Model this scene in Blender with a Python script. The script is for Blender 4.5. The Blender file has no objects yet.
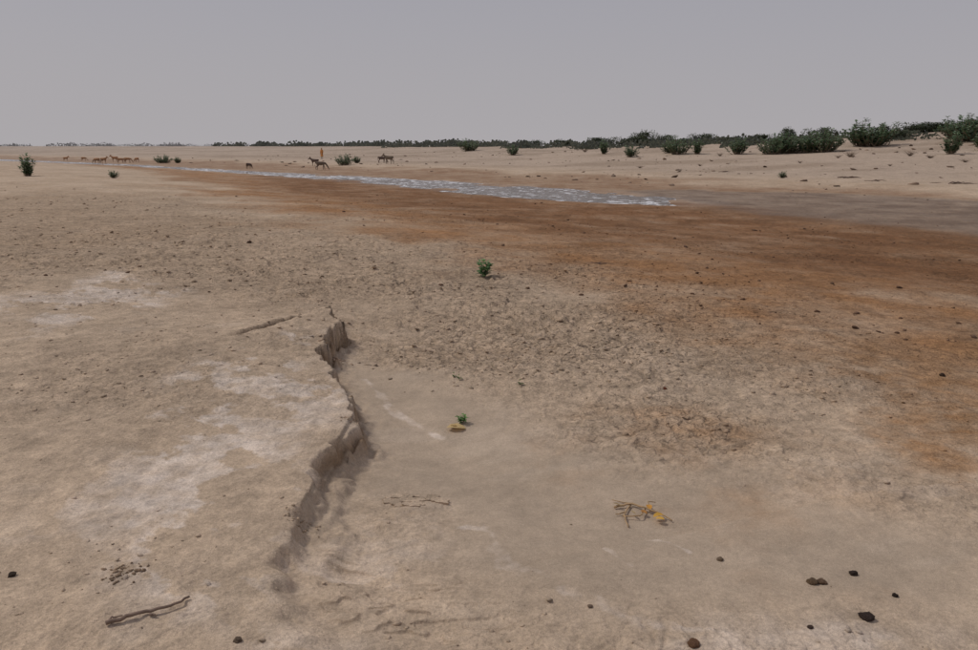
import bpy, math, random
import numpy as np
from mathutils import Vector, Matrix
random.seed(7); rng=np.random.default_rng(7)
scene=bpy.context.scene
# ------------------------------------------------------------ camera
F=767.0; CAMZ=2.2; PITCH=math.atan(179/767)
cam=bpy.data.cameras.new("camera"); camo=bpy.data.objects.new("camera",cam)
scene.collection.objects.link(camo); scene.camera=camo
cam.sensor_width=36; cam.lens=36*F/978; cam.clip_end=20000; cam.clip_start=0.05
camo.location=(0,0,CAMZ); camo.rotation_euler=(math.pi/2-PITCH,0,0)
# ------------------------------------------------------------ helpers
def sstep(a,b,x):
    t=np.clip((x-a)/(b-a),0,1); return t*t*(3-2*t)
def hsh(ix,iy,s):
    h=(ix*374761393+iy*668265263+s*974634777)&0xffffffff
    h=((h^(h>>13))*1274126177)&0xffffffff
    h=((h^(h>>15))*2246822519)&0xffffffff
    h=h^(h>>16)
    return h/4294967295.0
def vn(x,y,s=0):
    xf=np.floor(x); yf=np.floor(y); ix=xf.astype(np.int64); iy=yf.astype(np.int64)
    u=x-xf; v=y-yf; u=u*u*u*(u*(u*6-15)+10); v=v*v*v*(v*(v*6-15)+10)
    a=hsh(ix,iy,s);b=hsh(ix+1,iy,s);c=hsh(ix,iy+1,s);d=hsh(ix+1,iy+1,s)
    return (a+(b-a)*u+(c-a)*v+(a-b-c+d)*u*v)*2-1
def fb(x,y,wl,s=0,o=3,g=.5):
    t=0;a=1;n=0
    for i in range(o):
        cs,sn=math.cos(.6*i+.3),math.sin(.6*i+.3)
        t=t+a*vn((x*cs-y*sn)/wl+17.3*i,(x*sn+y*cs)/wl-9.1*i,s+i*13); n+=a; a*=g; wl*=.5
    return t/n
def pdist(X,Y,pts):
    best=np.full(X.shape,1e18); side=np.ones(X.shape); tp=np.zeros(X.shape)
    for i in range(len(pts)-1):
        ax,ay=pts[i][:2];bx,by=pts[i+1][:2]; dx=bx-ax;dy=by-ay;L=dx*dx+dy*dy
        t=np.clip(((X-ax)*dx+(Y-ay)*dy)/L,0,1)
        ex=X-ax-t*dx; ey=Y-ay-t*dy; d=ex*ex+ey*ey
        m=d<best; best=np.where(m,d,best); tp=np.where(m,i+t,tp)
        side=np.where(m,np.where(dx*(Y-ay)-dy*(X-ax)>0,1.0,-1.0),side)
    return np.sqrt(best),side,tp
def inpoly(X,Y,pts):
    ins=np.zeros(X.shape,bool); n=len(pts)
    for i in range(n):
        x1,y1=pts[i][:2];x2,y2=pts[(i+1)%n][:2]
        if y1==y2: continue
        c=((y1>Y)!=(y2>Y))&(X<(x2-x1)*(Y-y1)/(y2-y1)+x1); ins^=c
    return ins
def sdpoly(X,Y,pts):
    d,_,_=pdist(X,Y,list(pts)+[pts[0]])
    return np.where(inpoly(X,Y,pts),d,-d)
def ray(px,py):
    a=(px-489)/F; b=(325-py)/F; c,s=math.cos(PITCH),math.sin(PITCH)
    return a,c+b*s,-s+b*c
def flat(px,py):
    a,b,c=ray(px,py); t=CAMZ/-c; return (a*t,b*t)
near=[flat(*p) for p in [(978,240),(830,224),(690,206.5),(600,203),(500,196),(420,189),(330,180.5),(250,174.5),(130,166),(0,160.7)]]
nearline=[(45,-90),(20,-10)]+near+[(-420,440),(-3000,2600)]
DUNES=[(72,98,26,1.6),(40,120,26,.25),(110,90,35,1.5),(150,160,50,1.2)]
def macro(X,Y):
    d,s,_=pdist(X,Y,nearline); n=d*s
    z=0.03+0.57*sstep(.5,17,n)+.03*fb(X,Y,9,5,2)*sstep(2,10,n)
    far=0.22*sstep(13,18,-n)+1.75*sstep(18,100,-n)
    z=z+far
    for cx,cy,sg,h in DUNES:
        z=z+h*np.exp(-((X-cx)**2+(Y-cy)**2)/(2*sg*sg))*sstep(14,40,-n)
    z=z+(.30*fb(X,Y,14,8,3)+.22*fb(X,Y,40,9,2))*sstep(16,45,-n)*(1-.5*sstep(150,300,Y))
    return z
TT=np.geomspace(1.0,3000,2600)
def survey(px,py,H=macro):
    a,b,c=ray(px,py); x=a*TT;y=b*TT;z=CAMZ+c*TT
    dz=z-H(x,y); k=np.where(dz<0)[0]
    if len(k)==0: # above the skyline: nearest approach
        k=int(np.argmin(np.where((y>40)&(y<200),dz/y,9))); return (x[k],y[k])
    k=k[0]
    if k==0: return (x[0],y[0])
    f=dz[k-1]/(dz[k-1]-dz[k]); t=TT[k-1]+f*(TT[k]-TT[k-1])
    return (a*t,b*t)
S=lambda L:[survey(*p) for p in L]
# ------------------------------------------------------------ plan of the site
farE=[flat(*p) for p in [(722,206),(700,201.5),(640,195),(600,191),(520,185.5),(450,181),(350,175.5),(250,170.8),(130,164.2),(0,159)]]
waterP=near[2:]+[(-120,165)]+[(-130,185)]+farE[::-1]
wetP=[flat(*p) for p in [(1150,262),(978,240),(830,224),(690,207),(600,204),(500,197),(420,190),(330,181),(250,175),(130,166.5),(60,163)]]+S([(150,170),(200,182),(250,199),(330,220),(420,240),(560,272),(700,300),(850,335),(978,362),(1150,410)])
coreP=[flat(*p) for p in [(1150,262),(978,240),(830,224),(690,207),(600,204),(500,197),(420,190),(330,181),(250,175)]]+S([(260,186),(330,198),(420,213),(560,236),(700,258),(850,282),(978,298),(1150,320)])
stains=[(S([(880,370),(990,350),(1100,420),(1000,540),(900,470),(830,420)]),.9),(S([(620,395),(720,395),(790,430),(700,440),(630,425)]),.6),(S([(850,340),(990,340),(1000,400),(860,370)]),.8),
 (S([(780,470),(900,450),(960,500),(860,520)]),.4),(S([(700,330),(850,360),(880,420),(760,380)]),.3)]
mudP=[flat(*p) for p in [(600,190),(640,190.5),(720,191),(850,194),(978,202),(1200,214),(1200,262),(978,238),(850,226),(720,210),(690,203)]]
edge=S([(190,343),(250,331),(300,315),(328,303),(340,320),(322,349),(343,385),(354,412),(330,455),(302,500),(284,560),(292,610),(345,670)])
edgeh=np.array([.0,.03,.08,.16,.25,.21,.17,.18,.15,.13,.11,.09,.06])
edgew=np.array([.05,.05,.03,.015,.015,.015,.02,.02,.05,.09,.12,.15,.2])
terP=edge+S([(345,900)])+[(-6,1.2),(-9,4)]+S([(-100,350)])
crack=S([(205,341),(240,334),(270,326),(300,314),(326,305)])
crustP=[S(p) for p in [[(90,470),(150,380),(230,340),(320,330),(345,400),(322,450),(290,500),(272,560),(295,620),(350,660),(250,660),(150,560),(70,520)],[(700,640),(800,600),(900,620),(860,660),(700,670)],[(0,300),(120,270),(200,280),(120,320),(0,340)]]]
streaks=[(S([(470,500),(492,508),(500,530),(515,548),(560,572),(612,592),(650,612),(720,618)]),.028),(S([(650,517),(670,522),(690,532)]),.014),(S([(790,618),(830,622),(875,628)]),.04),(S([(715,600),(745,640)]),.025),(S([(700,645),(790,640)]),.035),(S([(605,528),(632,546)]),.009),(S([(365,352),(395,385),(440,405)]),.025)]
hollowP=S([(338,330),(400,345),(470,380),(560,420),(640,450),(760,460),(860,500),(1000,530),(1040,640),(850,600),(700,600),(600,590),(500,545),(430,480),(345,475),(310,520),(296,480),(345,425)])
crackleP=S([(-300,200),(150,195),(330,228),(470,250),(620,280),(760,320),(860,380),(760,430),(640,425),(540,405),(420,345),(340,300),(180,290),(0,290),(-300,300)])
lamP=S([(340,465),(400,450),(470,480),(520,560),(560,640),(420,650),(300,620),(300,530)])
tracks=[(S([(20,360),(90,345),(160,325),(230,300),(330,280)]),.06),(S([(-20,330),(60,318),(150,305)]),.05),(S([(560,300),(680,370),(820,450),(1000,520)]),.07),(S([(120,225),(300,232),(480,300),(640,380)]),.07)]
def spacing(r):
    return np.maximum(np.minimum(r*r*.9/1300,.015*r),r*.0014)
def cells(X,Y,size,s):
    x=X/size;y=Y/size; xi=np.floor(x).astype(np.int64);yi=np.floor(y).astype(np.int64)
    f1=np.full(X.shape,9.);f2=np.full(X.shape,9.);idv=np.zeros(X.shape);ox=np.zeros(X.shape);oy=np.zeros(X.shape)
    for i in(-1,0,1):
        for j in(-1,0,1):
            cx=xi+i;cy=yi+j
            px=cx+hsh(cx,cy,s);py=cy+hsh(cx,cy,s+1)
            d=np.hypot(px-x,py-y); m=d<f1
            f2=np.where(m,f1,np.minimum(f2,d)); idv=np.where(m,hsh(cx,cy,s+2),idv)
            ox=np.where(m,x-px,ox);oy=np.where(m,y-py,oy); f1=np.where(m,d,f1)
    return f1,f2,idv,ox,oy
def crackle(X,Y,n):
    return np.maximum(sstep(-2.2,2.0,sdpoly(X,Y,crackleP)+fb(X,Y,1.8,43,4,.6)*2.4),.45*sstep(-.2,.4,fb(X,Y,2.2,44,4)))*sstep(-.5,2,n)
def hollow(X,Y):
    return sstep(-.35,.35,sdpoly(X,Y,hollowP)+fb(X,Y,.9,47,3)*.3)
def terrain(X,Y,want=False):
    X=np.asarray(X,float);Y=np.asarray(Y,float)
    r=np.hypot(X,Y)+1e-6; sp=spacing(r)
    d,s,_=pdist(X,Y,nearline); n=d*s
    z=macro(X,Y)
    lod=lambda wl:np.clip(wl/(2.0*sp)-.5,0,1)
    w=sdpoly(X,Y,waterP)+fb(X,Y,2.2,71,4)*.8+.40*sstep(60,30,r)
    z=z-.075*sstep(-.2,.9,w)
    z=z+.075*sstep(.15,.45,fb(X-Y*.3,Y*.8+X*.3,3.2,72,4,.55))*sstep(-.2,.9,w)*sstep(.9,.2,w*.28)
    wet=sstep(-2.2,1.2,sdpoly(X,Y,wetP)+fb(X,Y,2.6,31,5,.65)*3.0)
    core=sstep(-1.5,2.0,sdpoly(X,Y,coreP)+fb(X,Y,1.6,32,5,.65)*2.4)
    band=sstep(-20,-13,n+fb(X,Y,5,33,3)*5)*sstep(2,-2,n)
    st=np.zeros_like(X)
    for P,a in stains: st=np.maximum(st,a*sstep(-.45,.5,sdpoly(X,Y,P)+fb(X,Y,.7,37,5,.65)*1.0))
    mud=sstep(-.8,.8,sdpoly(X,Y,mudP)+fb(X,Y,2.5,41,4)*1.6)
    crk=crackle(X,Y,n)
    hol=hollow(X,Y)
    crk=crk*(1-.93*hol)
    # terrace edge
    de,_,te=pdist(X,Y,edge); ins=inpoly(X,Y,terP)
    jit=.09*fb(X,Y,.3,51,3)+.04*fb(X,Y,.07,52,2)
    hs=np.interp(te,np.arange(len(edgeh)),edgeh); ew=np.interp(te,np.arange(len(edgew)),edgew)
    e=np.where(ins,-de,de)+jit*np.clip(hs/.12,.3,1)
    hol=hol*sstep(-.05,.1,e)*1.0+hol*(1-sstep(-.05,.1,e))*(~ins)
    top_=.65*sstep(-ew*.5,ew*.7,e)+.35*sstep(ew*1.0,ew*2.6,e-.04*vn(X/.15,Y/.15,54))
    low=top_*np.exp(-(np.maximum(e,0)/3.2)**2)*hs
    talus=hs*.30*np.exp(-np.maximum(e,0)/.10)*sstep(0,.03,e)*(ew<.04)
    z=z-low+talus*(.7+.9*vn(X/.05,Y/.05,53))
    z=z-.07*sstep(-.5,1.1,sdpoly(X,Y,hollowP))*(~ins)
    dc,sc,tc=pdist(X,Y,crack)
    dcj=dc*sc+.07*fb(X,Y,.3,55,3)
    cm=sstep(.4,1.6,tc)*sstep(4.0,3.7,tc)
    gw=.028+.03*vn(X/.2,Y/.2,56)**2
    groove=np.exp(-(dcj/gw)**2)*cm
    z=z-.11*groove+.045*np.exp(-np.maximum(-dcj*CS,0)/.3)*sstep(.0,-.02,dcj*CS)*cm*(dc<1.2)
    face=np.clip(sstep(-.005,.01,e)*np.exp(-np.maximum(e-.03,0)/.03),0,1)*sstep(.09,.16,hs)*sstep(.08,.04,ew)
    # laminated ledges
    lam=sstep(-.1,.25,sdpoly(X,Y,lamP)+fb(X,Y,.4,57,2)*.2)*sstep(-.15,.25,fb(X,Y,.6,58,3)+.02)
    q=fb(X*.45+Y*.2+.03*vn(X/.06,Y/.06,4),Y*1.1,.30,59,4,.6)*3.6; qf=np.floor(q); fr=q-qf
    z=z+lam*((qf+sstep(.70,1.0,fr))*.011)*np.clip(lod(.06),0,1)
    ledline=lam*sstep(.76,.88,fr)*(1-sstep(.97,1,fr))
    # tracks
    for P,wd in tracks:
        dt,_,_=pdist(X,Y,P); br=sstep(-.2,.4,vn(X/.5,Y/.5,62))
        z=z+br*(-.014*np.exp(-(dt/wd)**2)*(.6+.4*vn(X/.12,Y/.12,61))*lod(.1)+.006*np.exp(-((dt-wd*2)/wd)**2)*lod(.1))
    # roughness octaves
    nearsm=1-.40*sstep(6.5,3.5,r)
    rough=(1-.85*hol)*(1-.4*lam)*nearsm
    rough=rough*(1-.6*sstep(0,1,w))
    z=z+.024*fb(X,Y,.9,63,2)*lod(.9)*rough
    z=z+.014*fb(X,Y,.25,65,3,.6)*lod(.2)*rough
    z=z+hol*lod(.1)*(.0045*fb(X*.30+Y*.5,Y*1.3-X*.4,.10,60,2)*(.5+.8*vn(X/.6,Y/.6,6))+.014*fb(X,Y,.8,64,2))
    z=z+.05*fb(X,Y,1.1,66,2)*rough*sstep(12,25,r)*sstep(150,60,r)*lod(.8)*sstep(.5,3,np.abs(n))*sstep(-13,-15,np.minimum(n,-20*(n>0)))
    mm=(.12+.88*rough)*(.6+.8*sstep(-.3,.4,fb(X,Y,.7,70,2)))
    z=z+(.0060*vn(X/.05,Y/.05,67)*lod(.05)+.0034*vn(X/.02,Y/.02,68)*lod(.02))*mm
    pit=np.clip(fb(X,Y,.16,69,2)-.2,0,1)*lod(.13)
    z=z+.035*pit*(wet+.4*crk+.6*st)*(1-hol)*sstep(0,-.5,w)
    a1=cells(X+.07*vn(X/.08,Y/.08,1),Y+.07*vn(X/.08,Y/.08,2),.13,101)
    pl=sstep(.03,.25,a1[1]-a1[0])
    ch=(a1[2]*.018+(a1[3]*np.cos(a1[2]*40)+a1[4]*np.sin(a1[2]*40))*.020)*(a1[2]>.3)
    z=z+crk*lod(.12)*(pl*(ch+.003)-.003)
    b1=cells(X+.1*vn(X/.2,Y/.2,1),Y+.1*vn(X/.2,Y/.2,2),.42,111)
    z=z+crk*lod(.42)*(.035*b1[2]+.02*(b1[3]*np.cos(b1[2]*40)+b1[4]*np.sin(b1[2]*40)))*sstep(.02,.15,b1[1]-b1[0])*sstep(4,9,r)
    a2=cells(X,Y,.045,131)
    loose=(a2[2]>.84)&(a2[0]<.42)
    z=z+(.2+.8*crk)*(1-.95*hol)*lod(.045)*loose*.010*np.sqrt(np.clip(1-(a2[0]/.42)**2,0,1))*(.5+.5*vn(X/.6,Y/.6,3))
    if not want: return z
    # ---------------- albedo and distance haze
    def C(r_,g_,b_): return np.array([r_,g_,b_])
    def mixc(c,col,f): return c+(col-c)*np.clip(f,0,1)[:,None]
    c=np.tile(C(.55,.42,.302),(len(X),1))
    v1=fb(X,Y,3.5,81,5,.6); v2=fb(X,Y,.5,83,5,.6)
    c=mixc(c,C(.46,.335,.228),sstep(-.1,.5,v1)*.7)
    c=mixc(c,C(.60,.475,.36),sstep(.05,.5,v2)*.4)
    c=mixc(c,C(.46,.33,.222),crk*.5)
    c=mixc(c,C(.515,.40,.305),sstep(16,30,-n)*.9)
    c=mixc(c,C(.34,.25,.175),sstep(16,30,-n)*sstep(-.1,.3,fb(X,Y*1.8,11,85,5,.6))*.6)
    c=mixc(c,C(.425,.335,.25),hol*.8)
    c=mixc(c,C(.50,.40,.305),hol*sstep(.1,.35,fb(X*.5+Y*.4,Y*1.4-X*.4,.5,84,4))*.5)
    ox=fb(X,Y,1.1,87,5,.65)
    c=mixc(c,C(.40,.215,.103),wet*(.80+.6*ox))
    c=mixc(c,C(.245,.122,.057),core*(.76+.6*ox))
    c=mixc(c,C(.16,.083,.041),np.maximum(wet*.6,core)*sstep(.05,.4,fb(X,Y,.5,88,5,.65))*.5)
    c=mixc(c,C(.29,.172,.10),band*(.75+.5*ox)*(1-mud))
    c=mixc(c,C(.40,.225,.112),st*(.75+.9*fb(X,Y,.3,90,4,.65)))
    c=mixc(c,C(.205,.138,.092),mud*(.85+.5*ox))
    c=mixc(c,C(.30,.225,.165),mud*sstep(.1,.4,fb(X,Y*1.5,2.2,89,4,.6))*.5)
    c=mixc(c,C(.19,.095,.045),np.exp(-(n+.1+fb(X,Y,3,86,2))**2/1.4)*.6*(Y<60))
    cr=np.zeros_like(X)
    for P in crustP:
        cr=np.maximum(cr,sstep(-.2,.35,sdpoly(X,Y,P)+fb(X,Y,.5,91,4)*.4)*sstep(-.08,.05,fb(X+.3*Y,Y,.55,92,6,.66)+.03))
    cr=cr*(1-hol*(~ins))
    for P,wd in streaks:
        dt,_,_=pdist(X,Y,P); cr=np.maximum(cr,.8*sstep(1.6,.3,dt/wd+fb(X,Y,.14,93,4,.65)*2.2)*sstep(-.35,.15,fb(X,Y,.22,98,4,.65)))
    cr=np.maximum(cr,.35*sstep(.25,.4,fb(X,Y,.7,94,6,.66))*sstep(5,2.5,Y)*(1-hol))
    c=mixc(c,C(.73,.61,.51),cr*(.76+.6*fb(X,Y,.08,97,2)))
    c=mixc(c,C(.56,.43,.315),crk*a1[2]*.6*lod(.1)*(1-wet))
    c=c*(1-.22*crk*(1-pl)*lod(.1))[:,None]
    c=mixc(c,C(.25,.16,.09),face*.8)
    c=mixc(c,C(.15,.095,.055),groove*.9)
    c=mixc(c,C(.30,.21,.14),ledline*.5*lod(.06))
    c=c*(1+.16*fb(X,Y,.09,95,3,.6)*lod(.08)*(1-.5*hol)+.10*fb(X,Y,1.3,96,4,.6))[:,None]
    haze_mix=1-np.exp(-np.maximum(r-30,0)/700)
    c=mixc(c,C(.47,.42,.385),haze_mix*.85)  # aerial haze painted into the far ground colour, growing with distance
    gl=np.clip(mud*.8+sstep(-.6,.2,w)*.8,0,1)
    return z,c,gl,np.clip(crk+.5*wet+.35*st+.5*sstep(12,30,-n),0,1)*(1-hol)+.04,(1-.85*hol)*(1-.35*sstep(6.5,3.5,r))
CS=1.0
hx,hy=survey(280,300)
_d,_s,_t=pdist(np.array([hx]),np.array([hy]),crack); CS=-float(_s[0])
def gz(x,y): return float(terrain(np.array([x]),np.array([y]))[0])
def spot(px,py): 
    x,y=survey(px,py)
    for k in range(2):
        z=gz(x,y); a,b,c=ray(px,py)
        if c>-0.006: return x,y,z
        t=(CAMZ-z)/-c
        if abs(b*t-y)>.2*y: return x,y,z
        x,y=a*t,b*t
    return x,y,gz(x,y)
# ------------------------------------------------------------ materials
def new_mat(name):
    m=bpy.data.materials.new(name); m.use_nodes=True; nt=m.node_tree; b=nt.nodes["Principled BSDF"]
    b.inputs["Specular IOR Level"].default_value=.25
    return m,nt,b
def N(nt,t,**k):
    n=nt.nodes.new(t)
    for a,v in k.items():
        if a in n.inputs: n.inputs[a].default_value=v
        else: setattr(n,a,v)
    return n
def simple(name,col,var=.35,scale=30,rough=.9,attr=None,bump=0.0,bscale=60,spec=.2,trans=0):
    m,nt,b=new_mat(name); L=nt.links.new
    b.inputs["Roughness"].default_value=rough; b.inputs["Specular IOR Level"].default_value=spec
    tc=N(nt,"ShaderNodeTexCoord"); no=N(nt,"ShaderNodeTexNoise",Scale=scale,Detail=3.0)
    L(tc.outputs["Object"],no.inputs["Vector"])
    mr=N(nt,"ShaderNodeMapRange"); mr.inputs[1].default_value=.3;mr.inputs[2].default_value=.7
    mr.inputs[3].default_value=1-var;mr.inputs[4].default_value=1+var
    L(no.outputs[0],mr.inputs[0])
    mx=N(nt,"ShaderNodeMix",data_type='RGBA',blend_type='MULTIPLY'); mx.inputs[0].default_value=1
    if attr:
        at=N(nt,"ShaderNodeAttribute",attribute_name=attr); L(at.outputs["Color"],mx.inputs[6])
    else: mx.inputs[6].default_value=(*col,1)
    L(mr.outputs[0],mx.inputs[7]); L(mx.outputs[2],b.inputs["Base Color"])
    if trans:
        td=N(nt,"ShaderNodeBsdfTranslucent"); L(mx.outputs[2],td.inputs[0]); ms=N(nt,"ShaderNodeMixShader"); ms.inputs[0].default_value=trans
        L(b.outputs[0],ms.inputs[1]); L(td.outputs[0],ms.inputs[2]); L(ms.outputs[0],nt.nodes["Material Output"].inputs[0])
    if bump:
        n2=N(nt,"ShaderNodeTexNoise",Scale=bscale,Detail=4.0); L(tc.outputs["Object"],n2.inputs["Vector"])
        bp=N(nt,"ShaderNodeBump",Strength=.8,Distance=bump); L(n2.outputs[0],bp.inputs["Height"]); L(bp.outputs[0],b.inputs["Normal"])
    return m
def ground_mat():
    m,nt,b=new_mat("dry_river_mud"); L=nt.links.new
    at=N(nt,"ShaderNodeAttribute",attribute_name="albedo"); tc=N(nt,"ShaderNodeTexCoord")
    gl=N(nt,"ShaderNodeAttribute",attribute_name="damp"); ck=N(nt,"ShaderNodeAttribute",attribute_name="crumb"); rg=N(nt,"ShaderNodeAttribute",attribute_name="coarse")
    cur=at.outputs["Color"]
    for sc,lo,hi in ((330,.76,1.22),(60,.80,1.18),(9,.84,1.15),(1.4,.92,1.08)):
        no=N(nt,"ShaderNodeTexNoise",Scale=sc,Detail=2.5,Roughness=.65); L(tc.outputs["Object"],no.inputs["Vector"])
        mr=N(nt,"ShaderNodeMapRange"); mr.inputs[1].default_value=.34;mr.inputs[2].default_value=.66;mr.inputs[3].default_value=lo;mr.inputs[4].default_value=hi
        L(no.outputs[0],mr.inputs[0])
        mx=N(nt,"ShaderNodeMix",data_type='RGBA',blend_type='MULTIPLY');mx.inputs[0].default_value=1
        if sc in (60,9):
            k_=N(nt,"ShaderNodeMath",operation='MULTIPLY_ADD'); L(rg.outputs["Fac"],k_.inputs[0]); k_.inputs[1].default_value=.7; k_.inputs[2].default_value=.3; L(k_.outputs[0],mx.inputs[0])
        L(cur,mx.inputs[6]);L(mr.outputs[0],mx.inputs[7]);cur=mx.outputs[2]
    hs=[]
    nd=N(nt,"ShaderNodeTexNoise",Scale=11.0,Detail=2.0); L(tc.outputs["Object"],nd.inputs["Vector"])
    va=N(nt,"ShaderNodeVectorMath",operation='MULTIPLY_ADD'); L(nd.outputs["Color"],va.inputs[0]); va.inputs[1].default_value=(.2,)*3; L(tc.outputs["Object"],va.inputs[2])
    for sc,th in ((9.0,.10),(2.6,.07)):
        vo=N(nt,"ShaderNodeTexVoronoi",Scale=sc,feature='DISTANCE_TO_EDGE'); L(va.outputs[0],vo.inputs["Vector"])
        mr=N(nt,"ShaderNodeMapRange"); mr.inputs[1].default_value=0;mr.inputs[2].default_value=th;mr.inputs[3].default_value=.76;mr.inputs[4].default_value=1
        L(vo.outputs["Distance"],mr.inputs[0])
        mx=N(nt,"ShaderNodeMix",data_type='RGBA',blend_type='MULTIPLY'); L(ck.outputs["Fac"],mx.inputs[0]); L(cur,mx.inputs[6]);L(mr.outputs[0],mx.inputs[7]);cur=mx.outputs[2]
        hs.append(mr.outputs[0])
    no=N(nt,"ShaderNodeTexNoise",Scale=13.0,Detail=2.0,Roughness=.75); L(tc.outputs["Object"],no.inputs["Vector"])
    mr=N(nt,"ShaderNodeMapRange"); mr.inputs[1].default_value=.58;mr.inputs[2].default_value=.66;mr.inputs[3].default_value=1;mr.inputs[4].default_value=.5
    L(no.outputs[0],mr.inputs[0]); mx=N(nt,"ShaderNodeMix",data_type='RGBA',blend_type='MULTIPLY'); L(ck.outputs["Fac"],mx.inputs[0]); L(cur,mx.inputs[6]);L(mr.outputs[0],mx.inputs[7]);cur=mx.outputs[2]
    L(cur,b.inputs["Base Color"])
    mr=N(nt,"ShaderNodeMapRange");mr.inputs[3].default_value=.95;mr.inputs[4].default_value=.5
    L(gl.outputs["Fac"],mr.inputs[0]);L(mr.outputs[0],b.inputs["Roughness"])
    b.inputs["Specular IOR Level"].default_value=.12
    n1=N(nt,"ShaderNodeTexNoise",Scale=120.0,Detail=4.0,Roughness=.75);L(tc.outputs["Object"],n1.inputs["Vector"])
    k1=N(nt,"ShaderNodeMath",operation='MULTIPLY_ADD'); L(rg.outputs["Fac"],k1.inputs[0]); k1.inputs[1].default_value=.6; k1.inputs[2].default_value=.2
    bp=N(nt,"ShaderNodeBump",Strength=.8,Distance=.009);L(n1.outputs[0],bp.inputs["Height"]); L(k1.outputs[0],bp.inputs["Strength"])
    n2=N(nt,"ShaderNodeTexNoise",Scale=9.0,Detail=5.0,Roughness=.7);L(tc.outputs["Object"],n2.inputs["Vector"])
    k2=N(nt,"ShaderNodeMath",operation='MULTIPLY_ADD'); L(rg.outputs["Fac"],k2.inputs[0]); k2.inputs[1].default_value=.55; k2.inputs[2].default_value=.03
    b2=N(nt,"ShaderNodeBump",Strength=.6,Distance=.06);L(n2.outputs[0],b2.inputs["Height"]);L(bp.outputs[0],b2.inputs["Normal"]); L(k2.outputs[0],b2.inputs["Strength"])
    mm=N(nt,"ShaderNodeMath",operation='MULTIPLY');L(hs[0],mm.inputs[0]);L(ck.outputs["Fac"],mm.inputs[1])
    b3=N(nt,"ShaderNodeBump",Strength=.6,Distance=.04);L(mm.outputs[0],b3.inputs["Height"]);L(b2.outputs[0],b3.inputs["Normal"])
    L(b3.outputs[0],b.inputs["Normal"])
    return m
GM=ground_mat()
# ------------------------------------------------------------ ground sheet
rs=[.3]
while rs[-1]<1.7: rs.append(rs[-1]*1.06)
while rs[-1]<5200:
    r=rs[-1]; rs.append(r+min(r*r*.95/1300,.015*r) if r<400 else r*1.03)
rs=np.array(rs)
az=np.concatenate([np.linspace(-41,41,1040),np.linspace(41,319,150)[1:-1]])*math.pi/180
nr,na=len(rs),len(az)
R,A=np.meshgrid(rs,az,indexing='ij'); X=(R*np.sin(A)).ravel();Y=(R*np.cos(A)).ravel()
Z=np.empty_like(X);COL=np.empty((len(X),3));GL=np.empty_like(X);CK=np.empty_like(X);RG=np.empty_like(X)
CH=60000
for k in range(0,len(X),CH):
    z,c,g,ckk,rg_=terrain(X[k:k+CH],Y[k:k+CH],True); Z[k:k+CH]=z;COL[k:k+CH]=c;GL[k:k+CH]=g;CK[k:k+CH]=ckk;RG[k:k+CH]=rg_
i,j=np.meshgrid(np.arange(nr-1),np.arange(na),indexing='ij'); j2=(j+1)%na
q=np.stack([i*na+j,i*na+j2,(i+1)*na+j2,(i+1)*na+j],-1).reshape(-1,4)[:,::-1]
inner=np.arange(na)[::-1]
loops=np.concatenate([q.ravel(),inner]).astype(np.int32)
starts=np.concatenate([np.arange(len(q))*4,[len(q)*4]]).astype(np.int32)
me=bpy.data.meshes.new("ground"); me.vertices.add(len(X)); me.vertices.foreach_set("co",np.stack([X,Y,Z],-1).ravel().astype(np.float32))
me.loops.add(len(loops)); me.loops.foreach_set("vertex_index",loops)
me.polygons.add(len(starts)); me.polygons.foreach_set("loop_start",starts)
me.update(calc_edges=True)
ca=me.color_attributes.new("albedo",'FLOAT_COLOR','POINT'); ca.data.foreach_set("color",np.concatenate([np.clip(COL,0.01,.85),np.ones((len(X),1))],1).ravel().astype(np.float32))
for nm,ar in (("damp",GL),("crumb",CK),("coarse",RG)):
    da=me.attributes.new(nm,'FLOAT','POINT'); da.data.foreach_set("value",ar.astype(np.float32))
me.polygons.foreach_set("use_smooth",np.ones(len(starts),bool)); me.materials.append(GM)
g=bpy.data.objects.new("ground",me); scene.collection.objects.link(g)
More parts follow.
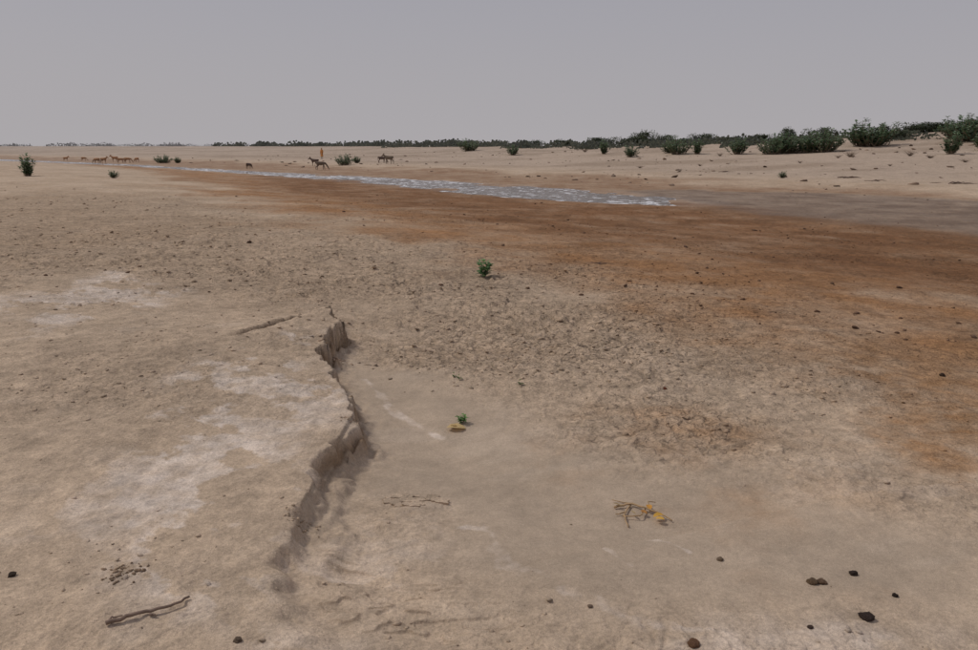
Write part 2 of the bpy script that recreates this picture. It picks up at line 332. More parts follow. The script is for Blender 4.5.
# ------------------------------------------------------------ generic mesh builder
class MB:
    def __init__(s): s.v=[];s.f=[];s.c=[];s.m=[]
    def add(s,vs,fs,col=(1,1,1),mi=0):
        o=len(s.v); s.v.extend([tuple(v) for v in vs]); s.f.extend([tuple(o+i for i in f) for f in fs]); s.c.extend([col]*len(vs)); s.m.extend([mi]*len(fs))
    def tube(s,pts,rad,col=(1,1,1),sides=6,mi=0):
        pts=[Vector(p) for p in pts]; vs=[];fs=[]
        for k,p in enumerate(pts):
            d=(pts[min(k+1,len(pts)-1)]-pts[max(k-1,0)]).normalized()
            u=d.orthogonal().normalized() if k==0 else (u-d*u.dot(d)).normalized()
            w=d.cross(u)
            for a in range(sides):
                t=a*2*math.pi/sides; vs.append(p+(u*math.cos(t)+w*math.sin(t))*rad[k])
        for k in range(len(pts)-1):
            for a in range(sides):
                b=(a+1)%sides; fs.append((k*sides+a,k*sides+b,(k+1)*sides+b,(k+1)*sides+a))
        fs.append(tuple(range(sides))[::-1]); fs.append(tuple((len(pts)-1)*sides+a for a in range(sides)))
        s.add(vs,fs,col,mi)
    def leaf(s,p,d,up,L,W,col,mi=0,fold=.25):
        p=Vector(p);d=Vector(d).normalized(); sd=d.cross(Vector(up)); 
        if sd.length<1e-3: sd=d.orthogonal()
        sd.normalize(); nn=sd.cross(d)
        vs=[p]
        prof=((.25,.38),(.6,.5),(.88,.3))
        for t,w in prof:
            c=p+d*L*t-nn*L*.15*t*t
            vs+= [c-sd*W*w+nn*W*fold*w, c, c+sd*W*w+nn*W*fold*w]
        vs.append(p+d*L-nn*L*.15)
        fs=[(0,2,1),(0,3,2),(1,2,5,4),(2,3,6,5),(4,5,8,7),(5,6,9,8),(7,8,10),(8,9,10)]
        s.add(vs,fs,col,mi)
    def mesh(s,name,mats,smooth=False,attr="tint"):
        me=bpy.data.meshes.new(name); me.from_pydata(s.v,[],s.f)
        ca=me.color_attributes.new(attr,'FLOAT_COLOR','POINT'); ca.data.foreach_set("color",np.array([(*c,1) for c in s.c],np.float32).ravel())
        for m in mats: me.materials.append(m)
        me.polygons.foreach_set("material_index",s.m)
        if smooth: me.polygons.foreach_set("use_smooth",[True]*len(s.f))
        me.update(); return me
def put(name,me,loc,rot=0,sc=1.0,tilt=(0,0)):
    o=bpy.data.objects.new(name,me); scene.collection.objects.link(o); o.location=loc; o.rotation_euler=(tilt[0],tilt[1],rot)
    o.scale=(sc,sc,sc) if not hasattr(sc,'__len__') else sc; return o
LEAF=simple("leaf",(1,1,1),.2,8,.55,attr="tint",spec=.35,trans=.3); BARK=simple("bark",(.22,.17,.12),.3,20)
CLOD=simple("clod_mud",(1,1,1),.2,60,.95,attr="tint",bump=.004,bscale=200)
# ------------------------------------------------------------ water
wb=MB(); 
fe=[Vector((x,y,0)) for x,y in farE]; ne=[Vector((x,y,0)) for x,y in near[2:]]
fe.append(Vector((-130,185,0)));ne.append(Vector((-120,165,0)))
def resamp(P,n):
    Ls=[0]
    for a,b in zip(P[:-1],P[1:]): Ls.append(Ls[-1]+(b-a).length)
    return [Vector([float(np.interp(t,Ls,[p[k] for p in P])) for k in range(3)]) for t in np.linspace(0,Ls[-1],n)]
A_=resamp(fe,60);B_=resamp(ne,60)
vs=[];fs=[]
for k in range(60):
    d=(A_[k]-B_[k]); d=d.normalized() if d.length>.01 else Vector((.5,.8,0)); vs+= [A_[k]+d*1.4,B_[k]-d*1.4]
vs=[vs[0]+Vector((1.2,-1.6,0)),vs[1]+Vector((1.2,-1.6,0))]+vs
for k in range(60): fs.append((2*k,2*k+1,2*k+3,2*k+2))
wb.add(vs,fs)
m,nt,b=new_mat("shallow_water"); L=nt.links.new
tc=N(nt,"ShaderNodeTexCoord"); mp=N(nt,"ShaderNodeMapping"); mp.inputs["Rotation"].default_value=(0,0,math.radians(20))
L(tc.outputs["Object"],mp.inputs["Vector"])
n1=N(nt,"ShaderNodeTexNoise",Scale=1.9,Detail=4.0,Roughness=.62,Distortion=.2);L(mp.outputs[0],n1.inputs["Vector"])
n3=N(nt,"ShaderNodeTexNoise",Scale=.13,Detail=3.0);L(mp.outputs[0],n3.inputs["Vector"])
ad=N(nt,"ShaderNodeMath",operation='MULTIPLY_ADD');L(n3.outputs[0],ad.inputs[0]);ad.inputs[1].default_value=.40;L(n1.outputs[0],ad.inputs[2])
cr=N(nt,"ShaderNodeMapRange");cr.inputs[1].default_value=.745;cr.inputs[2].default_value=.79;L(ad.outputs[0],cr.inputs[0])
mx=N(nt,"ShaderNodeMix",data_type='RGBA');mx.inputs[6].default_value=(.13,.10,.075,1);mx.inputs[7].default_value=(.82,.82,.84,1);L(cr.outputs[0],mx.inputs[0]);L(mx.outputs[2],b.inputs["Base Color"])  # white foam and glints painted as flecks in the water colour
rr=N(nt,"ShaderNodeMapRange");rr.inputs[3].default_value=.12;rr.inputs[4].default_value=.7;L(cr.outputs[0],rr.inputs[0]);L(rr.outputs[0],b.inputs["Roughness"])
b.inputs["Specular IOR Level"].default_value=.35
n2=N(nt,"ShaderNodeTexNoise",Scale=4.0,Detail=3.0);L(mp.outputs[0],n2.inputs["Vector"])
bp=N(nt,"ShaderNodeBump",Strength=1.0,Distance=.12);L(n2.outputs[0],bp.inputs["Height"]);L(bp.outputs[0],b.inputs["Normal"])
put("stream_water",wb.mesh("stream_water",[m]),(0,0,0))
# ------------------------------------------------------------ clods
phi=(1+5**.5)/2
ICO=np.array([(-1,phi,0),(1,phi,0),(-1,-phi,0),(1,-phi,0),(0,-1,phi),(0,1,phi),(0,-1,-phi),(0,1,-phi),(phi,0,-1),(phi,0,1),(-phi,0,-1),(-phi,0,1)])/1.902
ICF=np.array([(0,11,5),(0,5,1),(0,1,7),(0,7,10),(0,10,11),(1,5,9),(5,11,4),(11,10,2),(10,7,6),(7,1,8),(3,9,4),(3,4,2),(3,2,6),(3,6,8),(3,8,9),(4,9,5),(2,4,11),(6,2,10),(8,6,7),(9,8,1)])
def lumps(name,xs,ys,size,cols,flat_=.6):
    n=len(xs); zs=terrain(xs,ys)
    V=ICO[None]*(1+.6*(rng.random((n,12,1))-.5))*size[:,None,None]
    V[:,:,0]*=(.8+.9*rng.random((n,1))); V[:,:,2]*=flat_
    tl=(rng.random((n,1))-.5)*.9; V[:,:,2]+=V[:,:,0]*tl
    an=rng.random(n)*6.28; c,s=np.cos(an)[:,None],np.sin(an)[:,None]
    vx=V[:,:,0]*c-V[:,:,1]*s; vy=V[:,:,0]*s+V[:,:,1]*c; V[:,:,0]=vx+xs[:,None];V[:,:,1]=vy+ys[:,None];V[:,:,2]+=(zs+size*flat_*.35)[:,None]
    Fc=(ICF[None]+(np.arange(n)*12)[:,None,None]).reshape(-1,3)
    me=bpy.data.meshes.new(name); me.vertices.add(n*12); me.vertices.foreach_set("co",V.ravel().astype(np.float32))
    me.loops.add(len(Fc)*3); me.loops.foreach_set("vertex_index",Fc.ravel().astype(np.int32)); me.polygons.add(len(Fc)); me.polygons.foreach_set("loop_start",(np.arange(len(Fc))*3).astype(np.int32))
    me.update(calc_edges=True)
    ca=me.color_attributes.new("tint",'FLOAT_COLOR','POINT'); ca.data.foreach_set("color",np.concatenate([np.repeat(cols,12,0),np.ones((n*12,1))],1).ravel().astype(np.float32))
    me.materials.append(CLOD); put(name,me,(0,0,0))
def scatter(n,r0,r1):
    u=rng.random(n); r=1/(1/r1+u*(1/r0-1/r1)); a=np.radians(rng.uniform(-38,38,n)); return r*np.sin(a),r*np.cos(a),r
xs,ys,r=scatter(52000,2.0,34)
dd,ss_,_=pdist(xs,ys,nearline)
ck=crackle(xs,ys,dd*ss_); hl=hollow(xs,ys); wt=sstep(-1,1,sdpoly(xs,ys,wetP)); wtr=sdpoly(xs,ys,waterP)
cl=sstep(-.1,.5,fb(xs,ys,.8,201,3))
keep=(rng.random(len(xs))<np.clip(.06+.8*ck*(.4+.6*cl)+.25*wt+.35*cl-.6*hl,0.006,1)*(.10+.90*sstep(4,7.5,r)))&(wtr<-.3)
xs,ys,r,ck,wt=[a[keep] for a in (xs,ys,r,ck,wt)]
size=(.0022+.011*rng.random(len(xs))**4)*(1+.07*r)*(.8+.6*ck)
cc=terrain(xs,ys,True)[1]; cc=cc*(.65+.4*rng.random((len(xs),1)))
lumps("mud_clods",xs,ys,size,np.clip(cc,.02,.8),.5)
xs,ys,r=scatter(1500,8,45)
wt=sstep(-1,1,sdpoly(xs,ys,wetP)); keep=(rng.random(len(xs))<.04+.6*wt*sstep(-.1,.4,fb(xs,ys,3,205,2)))&(sdpoly(xs,ys,waterP)<-.3)
xs,ys,r=xs[keep],ys[keep],r[keep]
lumps("dung_pellets",xs,ys,(.008+.020*rng.random(len(xs))**3)*(1+.04*r),np.tile(np.array([.12,.07,.045]),(len(xs),1))*(.7+.8*rng.random((len(xs),1))),.6)
# flood debris on the far beach
n_=3600; rr_=rng.uniform(30,150,n_); aa_=np.radians(rng.uniform(-38,38,n_)); xs,ys=rr_*np.sin(aa_),rr_*np.cos(aa_)
dd,ss_,_=pdist(xs,ys,nearline); nn_=dd*ss_
keep=(nn_<-11)&(rng.random(n_)<.12+.9*sstep(0,.5,fb(xs,ys,9,207,3))); xs,ys,rr_=xs[keep],ys[keep],rr_[keep]
lumps("flood_debris",xs,ys,(.04+.20*rng.random(len(xs))**4),np.tile(np.array([.20,.14,.10]),(len(xs),1))*(.5+1.0*rng.random((len(xs),1))),.4)
import bmesh
from mathutils import noise
def stone(px,py,w,col):
    x,y,z=spot(px,py); d=math.hypot(x,y)
    bm=bmesh.new(); bmesh.ops.create_icosphere(bm,subdivisions=3,radius=1)
    s=random.random()*50
    for v in bm.verts:
        k=1+.4*noise.noise(v.co*1.3+Vector((s,0,0)))+.14*noise.noise(v.co*4+Vector((s,0,0))); v.co*=k; v.co.z*=.68
    me=bpy.data.meshes.new("stone"); bm.to_mesh(me); bm.free()
    for p in me.polygons: p.use_smooth=True
    me.materials.append(simple("stone",col,.35,4,.85,bump=.1,bscale=8))
    rr=w/F*math.sqrt(d*d+2.5)/2; put("stone",me,(x,y,z+rr*.3),random.random()*6,rr)
for a in [(867,619,12,(.09,.06,.05)),(853,574,7,(.09,.06,.045)),(895,596,5,(.06,.04,.03)),(812,583,9,(.26,.17,.10)),(822,583,8,(.3,.19,.12)),(694,645,11,(.30,.16,.09)),(12,576,6,(.10,.07,.05)),(590,607,5,(.45,.32,.23)),(942,376,5,(.10,.06,.04)),(665,388,4,(.3,.1,.05)),(810,628,5,(.14,.09,.07)),(238,641,7,(.28,.2,.14)),(720,560,6,(.42,.3,.2))]: stone(*a)
# ------------------------------------------------------------ layered mud flakes
def slab_stack(px,py,wpx,n,dep=.45,rot=0,big=.2):
    x,y,z=spot(px,py); d=math.sqrt(x*x+y*y+2.5); W=wpx/F*d
    mb=MB()
    for k in range(n):
        K=20; ph=random.random()*9; w=W*random.uniform(.06,big); th=random.uniform(.002,.004); vs=[]
        ox=random.gauss(0,.26)*W;oy=random.gauss(0,.24)*W*dep; dz=random.uniform(-.003,.003); ti=random.uniform(-.02,.10); rz=random.gauss(0,.4)
        prof=[1+.22*math.sin(2*t*6.283/K+ph)+.18*math.sin(5*t*6.283/K+ph*3)+random.uniform(-.15,.15) for t in range(K)]
        gzz=gz(x+ox*math.cos(rot)-oy*math.sin(rot),y+ox*math.sin(rot)+oy*math.cos(rot))-z
        for lay,(h,sc) in enumerate(((-.015,.94),(th,1.0),(th*1.15,.93),(th*1.0,.45))):
            for t in range(K):
                a=t*6.283/K; xx=math.cos(a)*w*prof[t]*sc; yy=math.sin(a)*w*.7*prof[t]*sc
                xr=xx*math.cos(rz)-yy*math.sin(rz); yr=xx*math.sin(rz)+yy*math.cos(rz)
                vs.append((xr+ox,yr+oy,gzz+h+dz+.003-yy*ti+.004*noise.noise(Vector((xx*30,yy*30,k)))))
        fs=[]
        for l in range(3):
            for t in range(K):
                u=(t+1)%K; fs.append((l*K+t,l*K+u,(l+1)*K+u,(l+1)*K+t))
        fs.append(tuple(3*K+t for t in range(K))); fs.append(tuple(range(K))[::-1])
        q_=random.uniform(.85,1.1); mb.add(vs,fs,(.50*q_,.385*q_,.28*q_))
    me=mb.mesh("mud_flakes",[GM],attr="albedo"); ra=me.attributes.new("coarse",'FLOAT','POINT'); ra.data.foreach_set("value",[.8]*len(me.vertices))
    put("mud_flakes",me,(x,y,z),rot)
slab_stack(412,499,58,18,.6,-.1,.17)
def pile(px,py,wpx,n,col,name="clod_pile"):
    x,y,z=spot(px,py); d=math.sqrt(x*x+y*y+2.5); W=wpx/F*d
    xs=x+rng.normal(0,W*.28,n); ys=y+rng.normal(0,W*.28,n)
    lumps(name,xs,ys,W*(.012+.055*rng.random(n)**2),np.array(col)*(.7+.6*rng.random((n,1))),.6)
pile(122,574,32,80,(.26,.18,.12)); pile(333,352,26,120,(.42,.30,.21)); pile(352,418,20,60,(.38,.27,.19)); pile(300,520,30,50,(.40,.30,.21)); pile(820,583,24,20,(.3,.21,.14))
# ------------------------------------------------------------ twigs
STICK=simple("dry_wood",(.24,.17,.13),.3,25,.85,bump=.003,bscale=80)
def twig(name,segs,mat=STICK,leaves=()):
    mb=MB(); o=None
    for pts,r0,r1,lift in segs:
        P=[]
        for k,(a,b_) in enumerate(pts):
            x,y,z=spot(a,b_); P.append(Vector((x,y,z+r0+lift*math.sin(math.pi*min(1,(k+.5)/len(pts))))))
        if o is None: o=P[0].copy()
        Q=resamp(P,max(8,3*len(P)))
        Q=[q+Vector((random.uniform(-1,1),random.uniform(-1,1),random.uniform(-.3,.6)))*r0*.6-o for q in Q]
        mb.tube(Q,[r0+(r1-r0)*k/(len(Q)-1) for k in range(len(Q))],(1,1,1),7)
    for (a,b_,L_,W_,ang,col) in leaves:
        x,y,z=spot(a,b_); mb.leaf(Vector((x,y,z+.02))-o,(math.cos(ang),math.sin(ang),.25),(0,0,1),L_,W_,col,1,.5)
    put(name,mb.mesh(name,[mat,LEAF],True),o)
twig("fallen_stick",[([(107,627),(135,618),(160,614),(178,607),(190,599)],.008,.004,.01),([(107,627),(112,621),(122,618)],.005,.002,.008),([(150,616),(157,618)],.005,.002,.005)])
Yl=(.62,.36,.06)
twig("withered_twig",[([(614,509),(630,507),(645,512),(660,517),(672,523)],.006,.003,.015),([(630,507),(624,518),(628,528)],.005,.003,.01),([(645,512),(640,520),(622,519)],.004,.003,.02),([(640,508),(612,502)],.004,.002,.01),([(650,514),(648,506),(655,505)],.004,.002,.02),([(625,515),(615,517)],.004,.002,.01)],
  simple("straw_wood",(.40,.27,.15),.3,25),
  [(653,520,.055,.035,.3,Yl),(650,514,.05,.03,1.6,(.6,.3,.05)),(655,522,.045,.03,-.4,(.7,.42,.08)),(647,518,.04,.025,2.4,(.45,.22,.06)),(622,510,.05,.012,2.6,(.4,.3,.15)),(630,515,.05,.012,-1.2,(.4,.3,.16))])
mb=MB(); x,y,z=spot(457,429); 
mb.leaf((-.07,0,.018),(1,.12,.05),(0,0,1),.13,.09,(.78,.58,.28),0,.3); mb.leaf((.0,.02,.022),(-1,.4,.1),(0,0,1),.06,.03,(.62,.44,.19),0,.3)
put("dry_leaf",mb.mesh("dry_leaf",[LEAF]),(x,y,z))
# ------------------------------------------------------------ shrubs
def milkweed(seed,H,nst,leafL,cols,nl=9,spread=.55,base=0.0):
    random.seed(seed); mb=MB()
    for k in range(nst):
        a=random.random()*6.283; q=random.random()**.5; tilt=spread*q; hh=H*math.sqrt(max(.12,1-.75*q*q))*random.uniform(.7,1.0)
        bx,by=[random.gauss(0,base*H) for _ in (0,1)]
        P=[]; dx,dy=math.cos(a)*tilt,math.sin(a)*tilt
        n=7
        for t in range(n):
            f=t/(n-1); g_=f**.75
            P.append(Vector((bx+dx*H*g_+random.uniform(-.015,.015)*H,by+dy*H*g_+random.uniform(-.015,.015)*H,hh*f**1.15)))
        mb.tube(P,[.014*H*(1-.75*t/(n-1)) for t in range(n)],(1,1,1),4,1)
        for q2 in range(nl):
            f=random.uniform(.1,1.0)**.7; i_=min(int(f*(n-1)),n-2); p=P[i_].lerp(P[i_+1],f*(n-1)-i_)
            aa=random.random()*6.283
            for sgn in (0,math.pi):
                d=Vector((math.cos(aa+sgn),math.sin(aa+sgn),random.uniform(.1,1.0)))
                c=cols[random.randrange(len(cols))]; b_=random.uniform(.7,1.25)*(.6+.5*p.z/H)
                s_=random.uniform(.7,1.15)*(1.1-.35*f)
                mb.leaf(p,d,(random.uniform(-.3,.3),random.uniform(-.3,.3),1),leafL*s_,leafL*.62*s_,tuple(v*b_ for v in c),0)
    return mb.mesh("milkweed",[LEAF,BARK])
GC=[(.15,.235,.12),(.20,.29,.165),(.105,.175,.085),(.27,.35,.23)]
DC=[(.065,.085,.045),(.085,.105,.055),(.05,.065,.037),(.11,.12,.07)]
mw=[milkweed(11,1.0,44,.13,GC,12,.55,.10),milkweed(12,1.0,60,.12,GC,12,.75,.16),milkweed(13,1.0,34,.135,GC,12,.42,.06)]
def mound(seed,n=2200,cols=DC):
    random.seed(seed); mb=MB()
    cl=[(random.gauss(0,.5),random.gauss(0,.45),random.uniform(.2,.6),random.uniform(.28,.5)) for _ in range(13)]
    for k in range(9):
        c=cl[k]; mb.tube([(c[0]*.1,c[1]*.1,-.05),(c[0]*.6,c[1]*.6,c[2]*.5),(c[0],c[1],c[2])],[.03,.02,.008],(1,1,1),4,1)
    for k in range(n):
        c=random.choice(cl); v=Vector((random.gauss(0,1),random.gauss(0,1),random.gauss(0,1))).normalized()*c[3]*random.uniform(.6,1.08)
        p=Vector((c[0],c[1],c[2]))+Vector((v.x,v.y,v.z*.75)); 
        if p.z<0.02: p.z=random.uniform(.02,.25)
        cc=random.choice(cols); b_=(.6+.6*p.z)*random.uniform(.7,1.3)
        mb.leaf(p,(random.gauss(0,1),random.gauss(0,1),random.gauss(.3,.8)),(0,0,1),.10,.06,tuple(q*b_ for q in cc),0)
    return mb.mesh("mound",[LEAF,BARK])
md=[mound(21),mound(22)]
def place(name,me,px,py,hpx,wratio=1.0):
    x,y,z=spot(px,py); h=hpx/F*y
    return put(name,me,(x,y,z-.04*h),random.random()*6,(h*wratio,h*wratio,h))
random.seed(5)
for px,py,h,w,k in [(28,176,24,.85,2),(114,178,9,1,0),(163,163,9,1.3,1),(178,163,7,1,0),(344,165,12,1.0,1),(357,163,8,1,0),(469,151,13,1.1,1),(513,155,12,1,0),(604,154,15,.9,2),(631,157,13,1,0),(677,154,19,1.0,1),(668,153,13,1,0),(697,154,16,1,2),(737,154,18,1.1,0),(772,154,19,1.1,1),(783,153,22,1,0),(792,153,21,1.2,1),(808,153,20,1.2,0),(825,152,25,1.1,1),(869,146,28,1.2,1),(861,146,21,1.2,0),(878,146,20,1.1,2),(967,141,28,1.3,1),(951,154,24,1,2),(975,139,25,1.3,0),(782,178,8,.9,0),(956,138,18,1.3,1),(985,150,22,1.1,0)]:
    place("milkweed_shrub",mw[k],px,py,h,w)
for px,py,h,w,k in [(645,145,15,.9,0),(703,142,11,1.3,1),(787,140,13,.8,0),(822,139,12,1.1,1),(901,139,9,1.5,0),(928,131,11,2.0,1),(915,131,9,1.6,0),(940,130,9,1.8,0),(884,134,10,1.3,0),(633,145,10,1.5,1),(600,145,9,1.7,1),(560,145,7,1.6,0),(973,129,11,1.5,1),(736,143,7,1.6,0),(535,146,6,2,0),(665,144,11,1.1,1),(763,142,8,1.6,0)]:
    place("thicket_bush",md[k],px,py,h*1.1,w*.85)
x,y,z=spot(484,277); put("milkweed_seedling",milkweed(31,.27,11,.085,[(.19,.35,.13),(.27,.44,.2),(.14,.26,.10)],6,.45,.03),(x,y,z-.005))
x,y,z=spot(462,422); put("milkweed_seedling",milkweed(33,.09,5,.036,[(.2,.38,.11),(.27,.44,.15)],4,.35),(x,y,z-.003))
for a,b_ in [(521,384),(455,378),(460,380)]:
    x,y,z=spot(a,b_); put("milkweed_seedling",milkweed(34,.05,3,.022,[(.16,.26,.08)],3,.5),(x,y,z-.003))
# treeline along the skyline ridge (one object)
random.seed(9); mb=MB()
def clump(x,y,z,w,h,cols,n):
    for _ in range(n):
        u=random.uniform(-1,1);v=random.uniform(-1,1); t=max(0,1-u*u-v*v*.3)**.5*random.uniform(.0,1)
        p=(x+u*w,y+v*w*.6,z+h*t); c=random.choice(cols); b_=random.uniform(.8,1.2)
        s_=h*random.uniform(.25,.45)
        mb.leaf(p,(random.gauss(0,1),random.gauss(0,.4),random.gauss(0,.6)),(0,1,.3),s_,s_*.8,tuple(q*b_ for q in c))
haze=lambda c,f:tuple(q*(1-f)+hh*f for q,hh in zip(c,(.30,.30,.31)))  # distance haze blended into the leaf colours themselves
dl=np.linspace(110,420,80)
for k in range(430):
    px=random.uniform(225,1010)
    if px<620 and fb(np.array([px]),np.array([0.]),50,301,2)[0]<-.3: continue
    if px>760 and random.random()<.5: continue
    f=min(1,(px-235)/525); a=(px-489)/F
    zz=macro(a*dl,dl); i_=int(np.argmax((zz-CAMZ)/dl)); D=dl[i_]-random.uniform(0,25); X0,Y0=a*D,D; z0=float(macro(np.array([X0]),np.array([Y0]))[0])
    hh=D/F*random.uniform(2.5,7.5)*(.75+.35*f)
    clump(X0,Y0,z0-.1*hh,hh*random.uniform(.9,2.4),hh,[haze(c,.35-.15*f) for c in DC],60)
for k in range(70):
    px=random.uniform(-60,330); d=random.uniform(900,1300);a=(px-489)/F
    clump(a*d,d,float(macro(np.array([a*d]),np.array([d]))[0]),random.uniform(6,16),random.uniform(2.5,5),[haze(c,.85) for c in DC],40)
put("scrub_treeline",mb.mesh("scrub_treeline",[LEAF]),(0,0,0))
# dry brown scrub & driftwood on far bank
def dryshrub(seed):
    random.seed(seed); mb=MB()
    for k in range(70):
        a=random.random()*6.283; t=random.uniform(.3,1.3); h=random.uniform(.4,1)
        P=[Vector((0,0,0))]
        for q in range(4): P.append(P[-1]+Vector((math.cos(a)*t*h/4+random.uniform(-.05,.05),math.sin(a)*t*h/4+random.uniform(-.05,.05),h/4)))
        mb.tube(P,[.018,.014,.011,.008,.004],(1,1,1),3)
    return mb.mesh("dry_shrub",[simple("brown_twigs",(.18,.13,.095),.3,10)])
ds=dryshrub(3); random.seed(3)
for px,py,h,w in [(850,157,7,1.3),(910,156,6,1.4),(838,158,4,1.3),(720,156,4,1.3),(585,152,4,1.5),(930,158,4,2),(700,166,3,1.5),(800,163,3,1.5),(890,166,3,1.5),(640,168,3,2),(965,162,4,2)]: place("dry_shrub",ds,px,py,h,w)
DBK=simple("driftwood_bark",(.17,.12,.095),.3,8)
def drift(px,py,w,k_=1.0):
    x,y,z=spot(px,py); W=w/F*y; mb=MB(); random.seed(px); rr=.022*W
    for k in range(6):
        a=random.uniform(-.6,.6); s=random.uniform(.3,1)*W/2; ox,oy=random.uniform(-.35,.35)*W,random.uniform(-.3,.3)*W*.5
        P=[Vector((ox+math.cos(a)*s*t,oy+math.sin(a)*s*t,rr+.10*W*(1-t*t)*random.random()**2)) for t in (-1,-.5,0,.5,1)]
        mb.tube(P,[rr*q for q in (.9,.8,.7,.5,.25)],(1,1,1),5)
    put("driftwood",mb.mesh("driftwood",[DBK]),(x,y,z))
for a in [(850,178,24),(877,181,14),(958,184,24),(936,183,8),(600,264,22),(728,172,12),(437,258,9)]: drift(*a)
# ------------------------------------------------------------ animals
def skin_obj(name,verts,edges,rad,mat,root=0,sub=2,parent=None):
    me=bpy.data.meshes.new(name); me.from_pydata(verts,edges,[]); me.materials.append(mat)
    o=bpy.data.objects.new(name,me); scene.collection.objects.link(o)
    m=o.modifiers.new("skin",'SKIN'); m.use_smooth_shade=True
    for i,r in enumerate(rad):
        sv=me.skin_vertices[0].data[i]; sv.radius=r if isinstance(r,tuple) else (r,r); sv.use_root=(i==root)
    s=o.modifiers.new("sub",'SUBSURF'); s.levels=sub; s.render_levels=sub
    if parent: o.parent=parent
    return o
def quadruped(name,px,py,hpx,face,mat,belly,kind="donkey",graze=False,walk=0.0):
    x,y,z=spot(px,py); Hm=hpx/F*y; 
    V=[];E=[];R=[]
    def ch(par,pts):
        p=par
        for (c,r) in pts:
            V.append(c);R.append(r); 
            if p is not None: E.append((p,len(V)-1))
            p=len(V)-1
        return p
    ch(None,[((-.42,0,.84),(.2,.22))]); 
    ch(0,[((-.15,0,.80),(.23,.24)),((.12,0,.79),(.23,.25)),((.36,0,.82),(.19,.23))])
    ch(0,[((-.58,0,.92),.10),((-.66,0,.78),.03),((-.68,0,.6),.022),((-.67,0,.42),.035)])
    if graze: nk=[((.52,0,.82),(.11,.13)),((.70,0,.62),(.08,.1)),((.82,0,.42),(.075,.09))]; hd=[((.90,0,.27),(.065,.07)),((.95,0,.12),(.045,.05)),((.96,0,.07),(.04,.04))]
    else: nk=[((.50,0,.96),(.12,.15)),((.64,0,1.06),(.09,.12)),((.76,0,1.16),(.08,.1))]; hd=[((.88,0,1.10),(.075,.085)),((1.01,0,.98),(.055,.06)),((1.06,0,.94),(.048,.048))]
    ch(3,nk); poll=len(V)-1; ch(poll,hd)
    el=.17 if kind=="donkey" else .08
    for s in(-1,1):
        pc=V[poll]; ch(poll,[((pc[0]-.02,s*.06,pc[2]+.06),.03),((pc[0]-.05,s*.1,pc[2]+.06+el*.6),.032),((pc[0]-.06,s*.11,pc[2]+.06+el),.01)])
        if kind!="donkey": ch(poll,[((pc[0]+.0,s*.035,pc[2]+.1),.022),((pc[0]-.07,s*.06,pc[2]+.2),.015),((pc[0]-.15,s*.09,pc[2]+.24),.006)])
        w=walk*s
        ch(0,[((-.40,s*.12,.66),(.1,.12)),((-.34+w*.4,s*.13,.55),.08),((-.52+w,s*.13,.36),.045),((-.48+w*1.1,s*.13,.12),.034),((-.44+w*1.1,s*.13,.02),.042)])
        ch(3,[((.36,s*.11,.64),(.08,.09)),((.34-w*.4,s*.12,.52),.062),((.36-w,s*.12,.33),.043),((.35-w*1.2,s*.12,.1),.032),((.37-w*1.2,s*.12,.02),.04)])
    o=skin_obj(name,V,E,R,mat,0,1)
    k=Hm/1.05; o.scale=(k,k,k); o.rotation_euler=(0,0,face); o.location=(x,y,z); return o
def fur(name,top,bel):
    m,nt,b=new_mat(name); L=nt.links.new; tc=N(nt,"ShaderNodeTexCoord"); sx=N(nt,"ShaderNodeSeparateXYZ"); L(tc.outputs["Object"],sx.inputs[0])
    mr=N(nt,"ShaderNodeMapRange"); mr.inputs[1].default_value=.55; mr.inputs[2].default_value=.8; L(sx.outputs[2],mr.inputs[0])
    no=N(nt,"ShaderNodeTexNoise",Scale=5.0); L(tc.outputs["Object"],no.inputs["Vector"])
    mx=N(nt,"ShaderNodeMix",data_type='RGBA');mx.inputs[6].default_value=(*bel,1);mx.inputs[7].default_value=(*top,1);L(mr.outputs[0],mx.inputs[0])
    m2=N(nt,"ShaderNodeMix",data_type='RGBA',blend_type='MULTIPLY');m2.inputs[0].default_value=.5;L(mx.outputs[2],m2.inputs[6]);L(no.outputs[0],m2.inputs[7]);L(m2.outputs[2],b.inputs["Base Color"])
    b.inputs["Roughness"].default_value=.85; return m
fd=fur("donkey_coat",(.19,.14,.10),(.30,.24,.19)); fg=fur("goat_coat",(.50,.25,.12),(.5,.33,.22)); fk=fur("dark_coat",(.15,.10,.08),(.2,.14,.1))
quadruped("donkey",321,170,8.5,.2,fd,None,"donkey",True,.08)
quadruped("donkey",315,166,7,2.9,fk,None,"donkey",False,.05)
quadruped("donkey",389,164,8,2.8,fd,None,"donkey",False,.1)
quadruped("donkey",382,163,6.5,.3,fk,None,"donkey",True,.05)
quadruped("donkey",249,169,6,1.2,fk,None,"donkey",True,.05)
random.seed(4)
for px,py,h,f in [(84,161,4,.3),(97,163,5.5,3.0),(104,163,5.5,.1),(115,162,5.5,2.8),(121,163,5,.3),(128,163,5.5,.1),(137,162,4.5,2.9),(66,161,4,.1)]:
    quadruped("goat",px,py,h,f+random.uniform(-.3,.3),fg,None,"goat",random.random()<.4,.06)
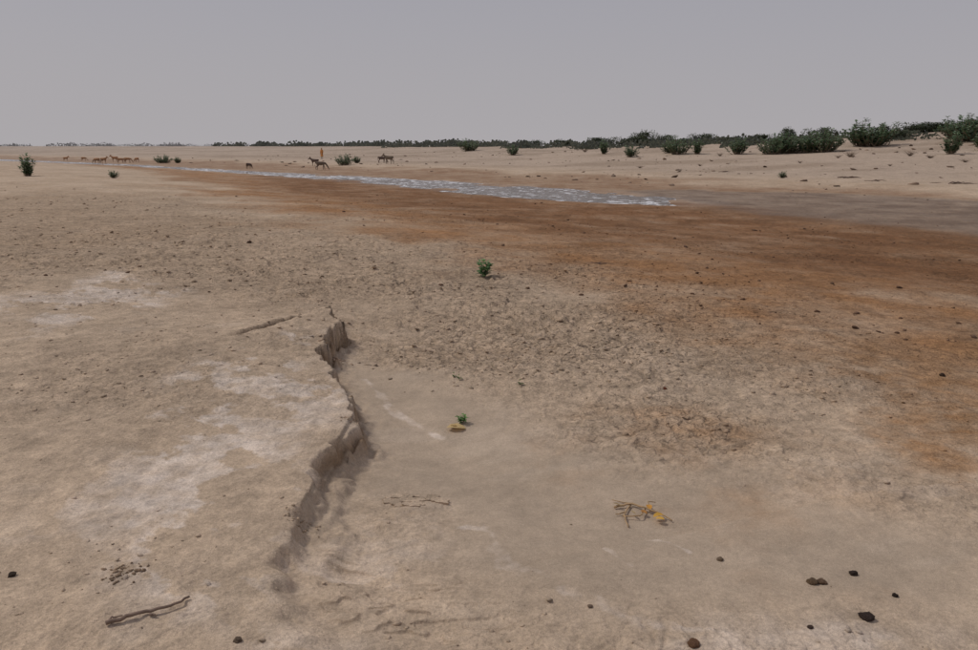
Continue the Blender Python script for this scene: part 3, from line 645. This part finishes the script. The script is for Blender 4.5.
# ------------------------------------------------------------ person
def person(px,py,hpx):
    x,y,z=spot(px,py); k=hpx/F*y/1.7
    root=bpy.data.objects.new("herder_person",None); scene.collection.objects.link(root); root.location=(x,y,z); root.scale=(k,k,k); root.rotation_euler=(0,0,2.6)
    skin=simple("dark_skin",(.10,.055,.035),.15,10,.6); cloth=simple("orange_robe",(.55,.24,.08),.2,6,.9); wrap=simple("head_wrap",(.50,.30,.14),.2,10)
    V=[];E=[];R=[]
    def ch(par,pts):
        p=par
        for c,r in pts:
            V.append(c);R.append(r)
            if p is not None:E.append((p,len(V)-1))
            p=len(V)-1
        return p
    ch(None,[((0,0,.92),(.15,.11))]); ch(0,[((0,0,1.1),(.14,.1)),((0,0,1.3),(.16,.11)),((0,0,1.42),(.1,.08)),((0,0,1.49),.055),((0,.01,1.56),(.07,.08)),((0,.01,1.64),(.075,.09)),((0,0,1.69),(.05,.06))])
    V.append((0,.1,1.585));R.append(.014);E.append((6,len(V)-1))
    for s in(-1,1):
        h=ch(2,[((s*.19,0,1.38),.06),((s*.24,-.02,1.12),.042),((s*.26,.06,.88),.028),((s*.265,.08,.82),(.03,.02))])
        for q in range(4): 
            o=(q-1.5)*.018; l=.075-.01*abs(q-1.3); ch(h,[((s*.265,.08+o,.785),.009),((s*.26,.085+o,.785-l*.6),.008),((s*.25,.09+o,.785-l),.007)])
        ch(h,[((s*.25,.115,.81),.01),((s*.245,.13,.775),.008)])
        V.append((s*.08,0.01,1.6));R.append(.015);E.append((6,len(V)-1))
        ch(0,[((s*.1,0,.82),(.085,.09)),((s*.11,.03,.48),.055),((s*.11,-.02+.04*s,.1),.035),((s*.115,.02+.04*s,.04),.038),((s*.12,.12+.04*s,.025),.03)])
    skin_obj("body",V,E,R,skin,0,2,root)
    mb=MB(); K=24; vs=[];fs=[]
    prof=[(.40,.24,.17),(.6,.22,.16),(.9,.19,.14),(1.1,.175,.13),(1.3,.20,.14),(1.40,.19,.12),(1.46,.10,.085),(1.48,.07,.07)]
    for zz,a,b_ in prof:
        for t in range(K):
            th=t*6.283/K; w=1+.06*math.sin(th*7+zz*2)*(1.4-zz if zz<1.3 else 0); vs.append((a*math.cos(th)*w,b_*math.sin(th)*w,zz))
    for l in range(len(prof)-1):
        for t in range(K): u=(t+1)%K; fs.append((l*K+t,l*K+u,(l+1)*K+u,(l+1)*K+t))
    mb.add(vs,fs)
    for s in(-1,1): mb.tube([(s*.12,0,1.41),(s*.2,0,1.37),(s*.245,-.02,1.12),(s*.26,.04,.95)],[.07,.075,.06,.06],(1,1,1),12)
    o=put("robe",mb.mesh("robe",[cloth],True),(0,0,0)); o.parent=root
    mb=MB(); 
    for l in range(3): mb.tube([(.095*math.cos(t*.524),.11*math.sin(t*.524)+.005,1.655+.025*l+.008*math.sin(t*1.3+l)) for t in range(13)],[.028]*13,(1,1,1),8)
    o=put("head_wrap",mb.mesh("head_wrap",[wrap],True),(0,0,0)); o.parent=root
person(322,159,10.5)
# ------------------------------------------------------------ light
el,azs=math.radians(52),math.radians(-70)   # hazy sun, left and slightly ahead
sdir=Vector((math.sin(azs)*math.cos(el),math.cos(azs)*math.cos(el),math.sin(el)))
sl=bpy.data.lights.new("sun",'SUN'); sl.energy=1.5; sl.angle=math.radians(11); sl.color=(1,.95,.88)
so=bpy.data.objects.new("sun",sl); scene.collection.objects.link(so); so.rotation_euler=sdir.to_track_quat('Z','Y').to_euler(); so.location=(0,0,50)
w=bpy.data.worlds.new("World"); scene.world=w; w.use_nodes=True; nt=w.node_tree; nt.nodes.clear(); L=nt.links.new
sky=N(nt,"ShaderNodeTexSky",sky_type='NISHITA'); sky.sun_disc=False; sky.sun_elevation=el; sky.sun_rotation=azs; sky.dust_density=6; sky.air_density=1.2
b1=N(nt,"ShaderNodeBackground",Strength=.06); L(sky.outputs[0],b1.inputs[0])
tc=N(nt,"ShaderNodeTexCoord"); sx=N(nt,"ShaderNodeSeparateXYZ"); L(tc.outputs["Generated"],sx.inputs[0])
mr=N(nt,"ShaderNodeMapRange"); mr.inputs[1].default_value=0;mr.inputs[2].default_value=.3; L(sx.outputs[2],mr.inputs[0])
mx=N(nt,"ShaderNodeMix",data_type='RGBA'); mx.inputs[6].default_value=(.45,.43,.445,1); mx.inputs[7].default_value=(.33,.33,.385,1); L(mr.outputs[0],mx.inputs[0])
b2=N(nt,"ShaderNodeBackground",Strength=1.0); L(mx.outputs[2],b2.inputs[0])
ms=N(nt,"ShaderNodeMixShader"); ms.inputs[0].default_value=.90; L(b1.outputs[0],ms.inputs[1]); L(b2.outputs[0],ms.inputs[2])
ow=N(nt,"ShaderNodeOutputWorld"); L(ms.outputs[0],ow.inputs[0])
scene.view_settings.view_transform='Standard'; scene.view_settings.look='None'; scene.view_settings.exposure=0
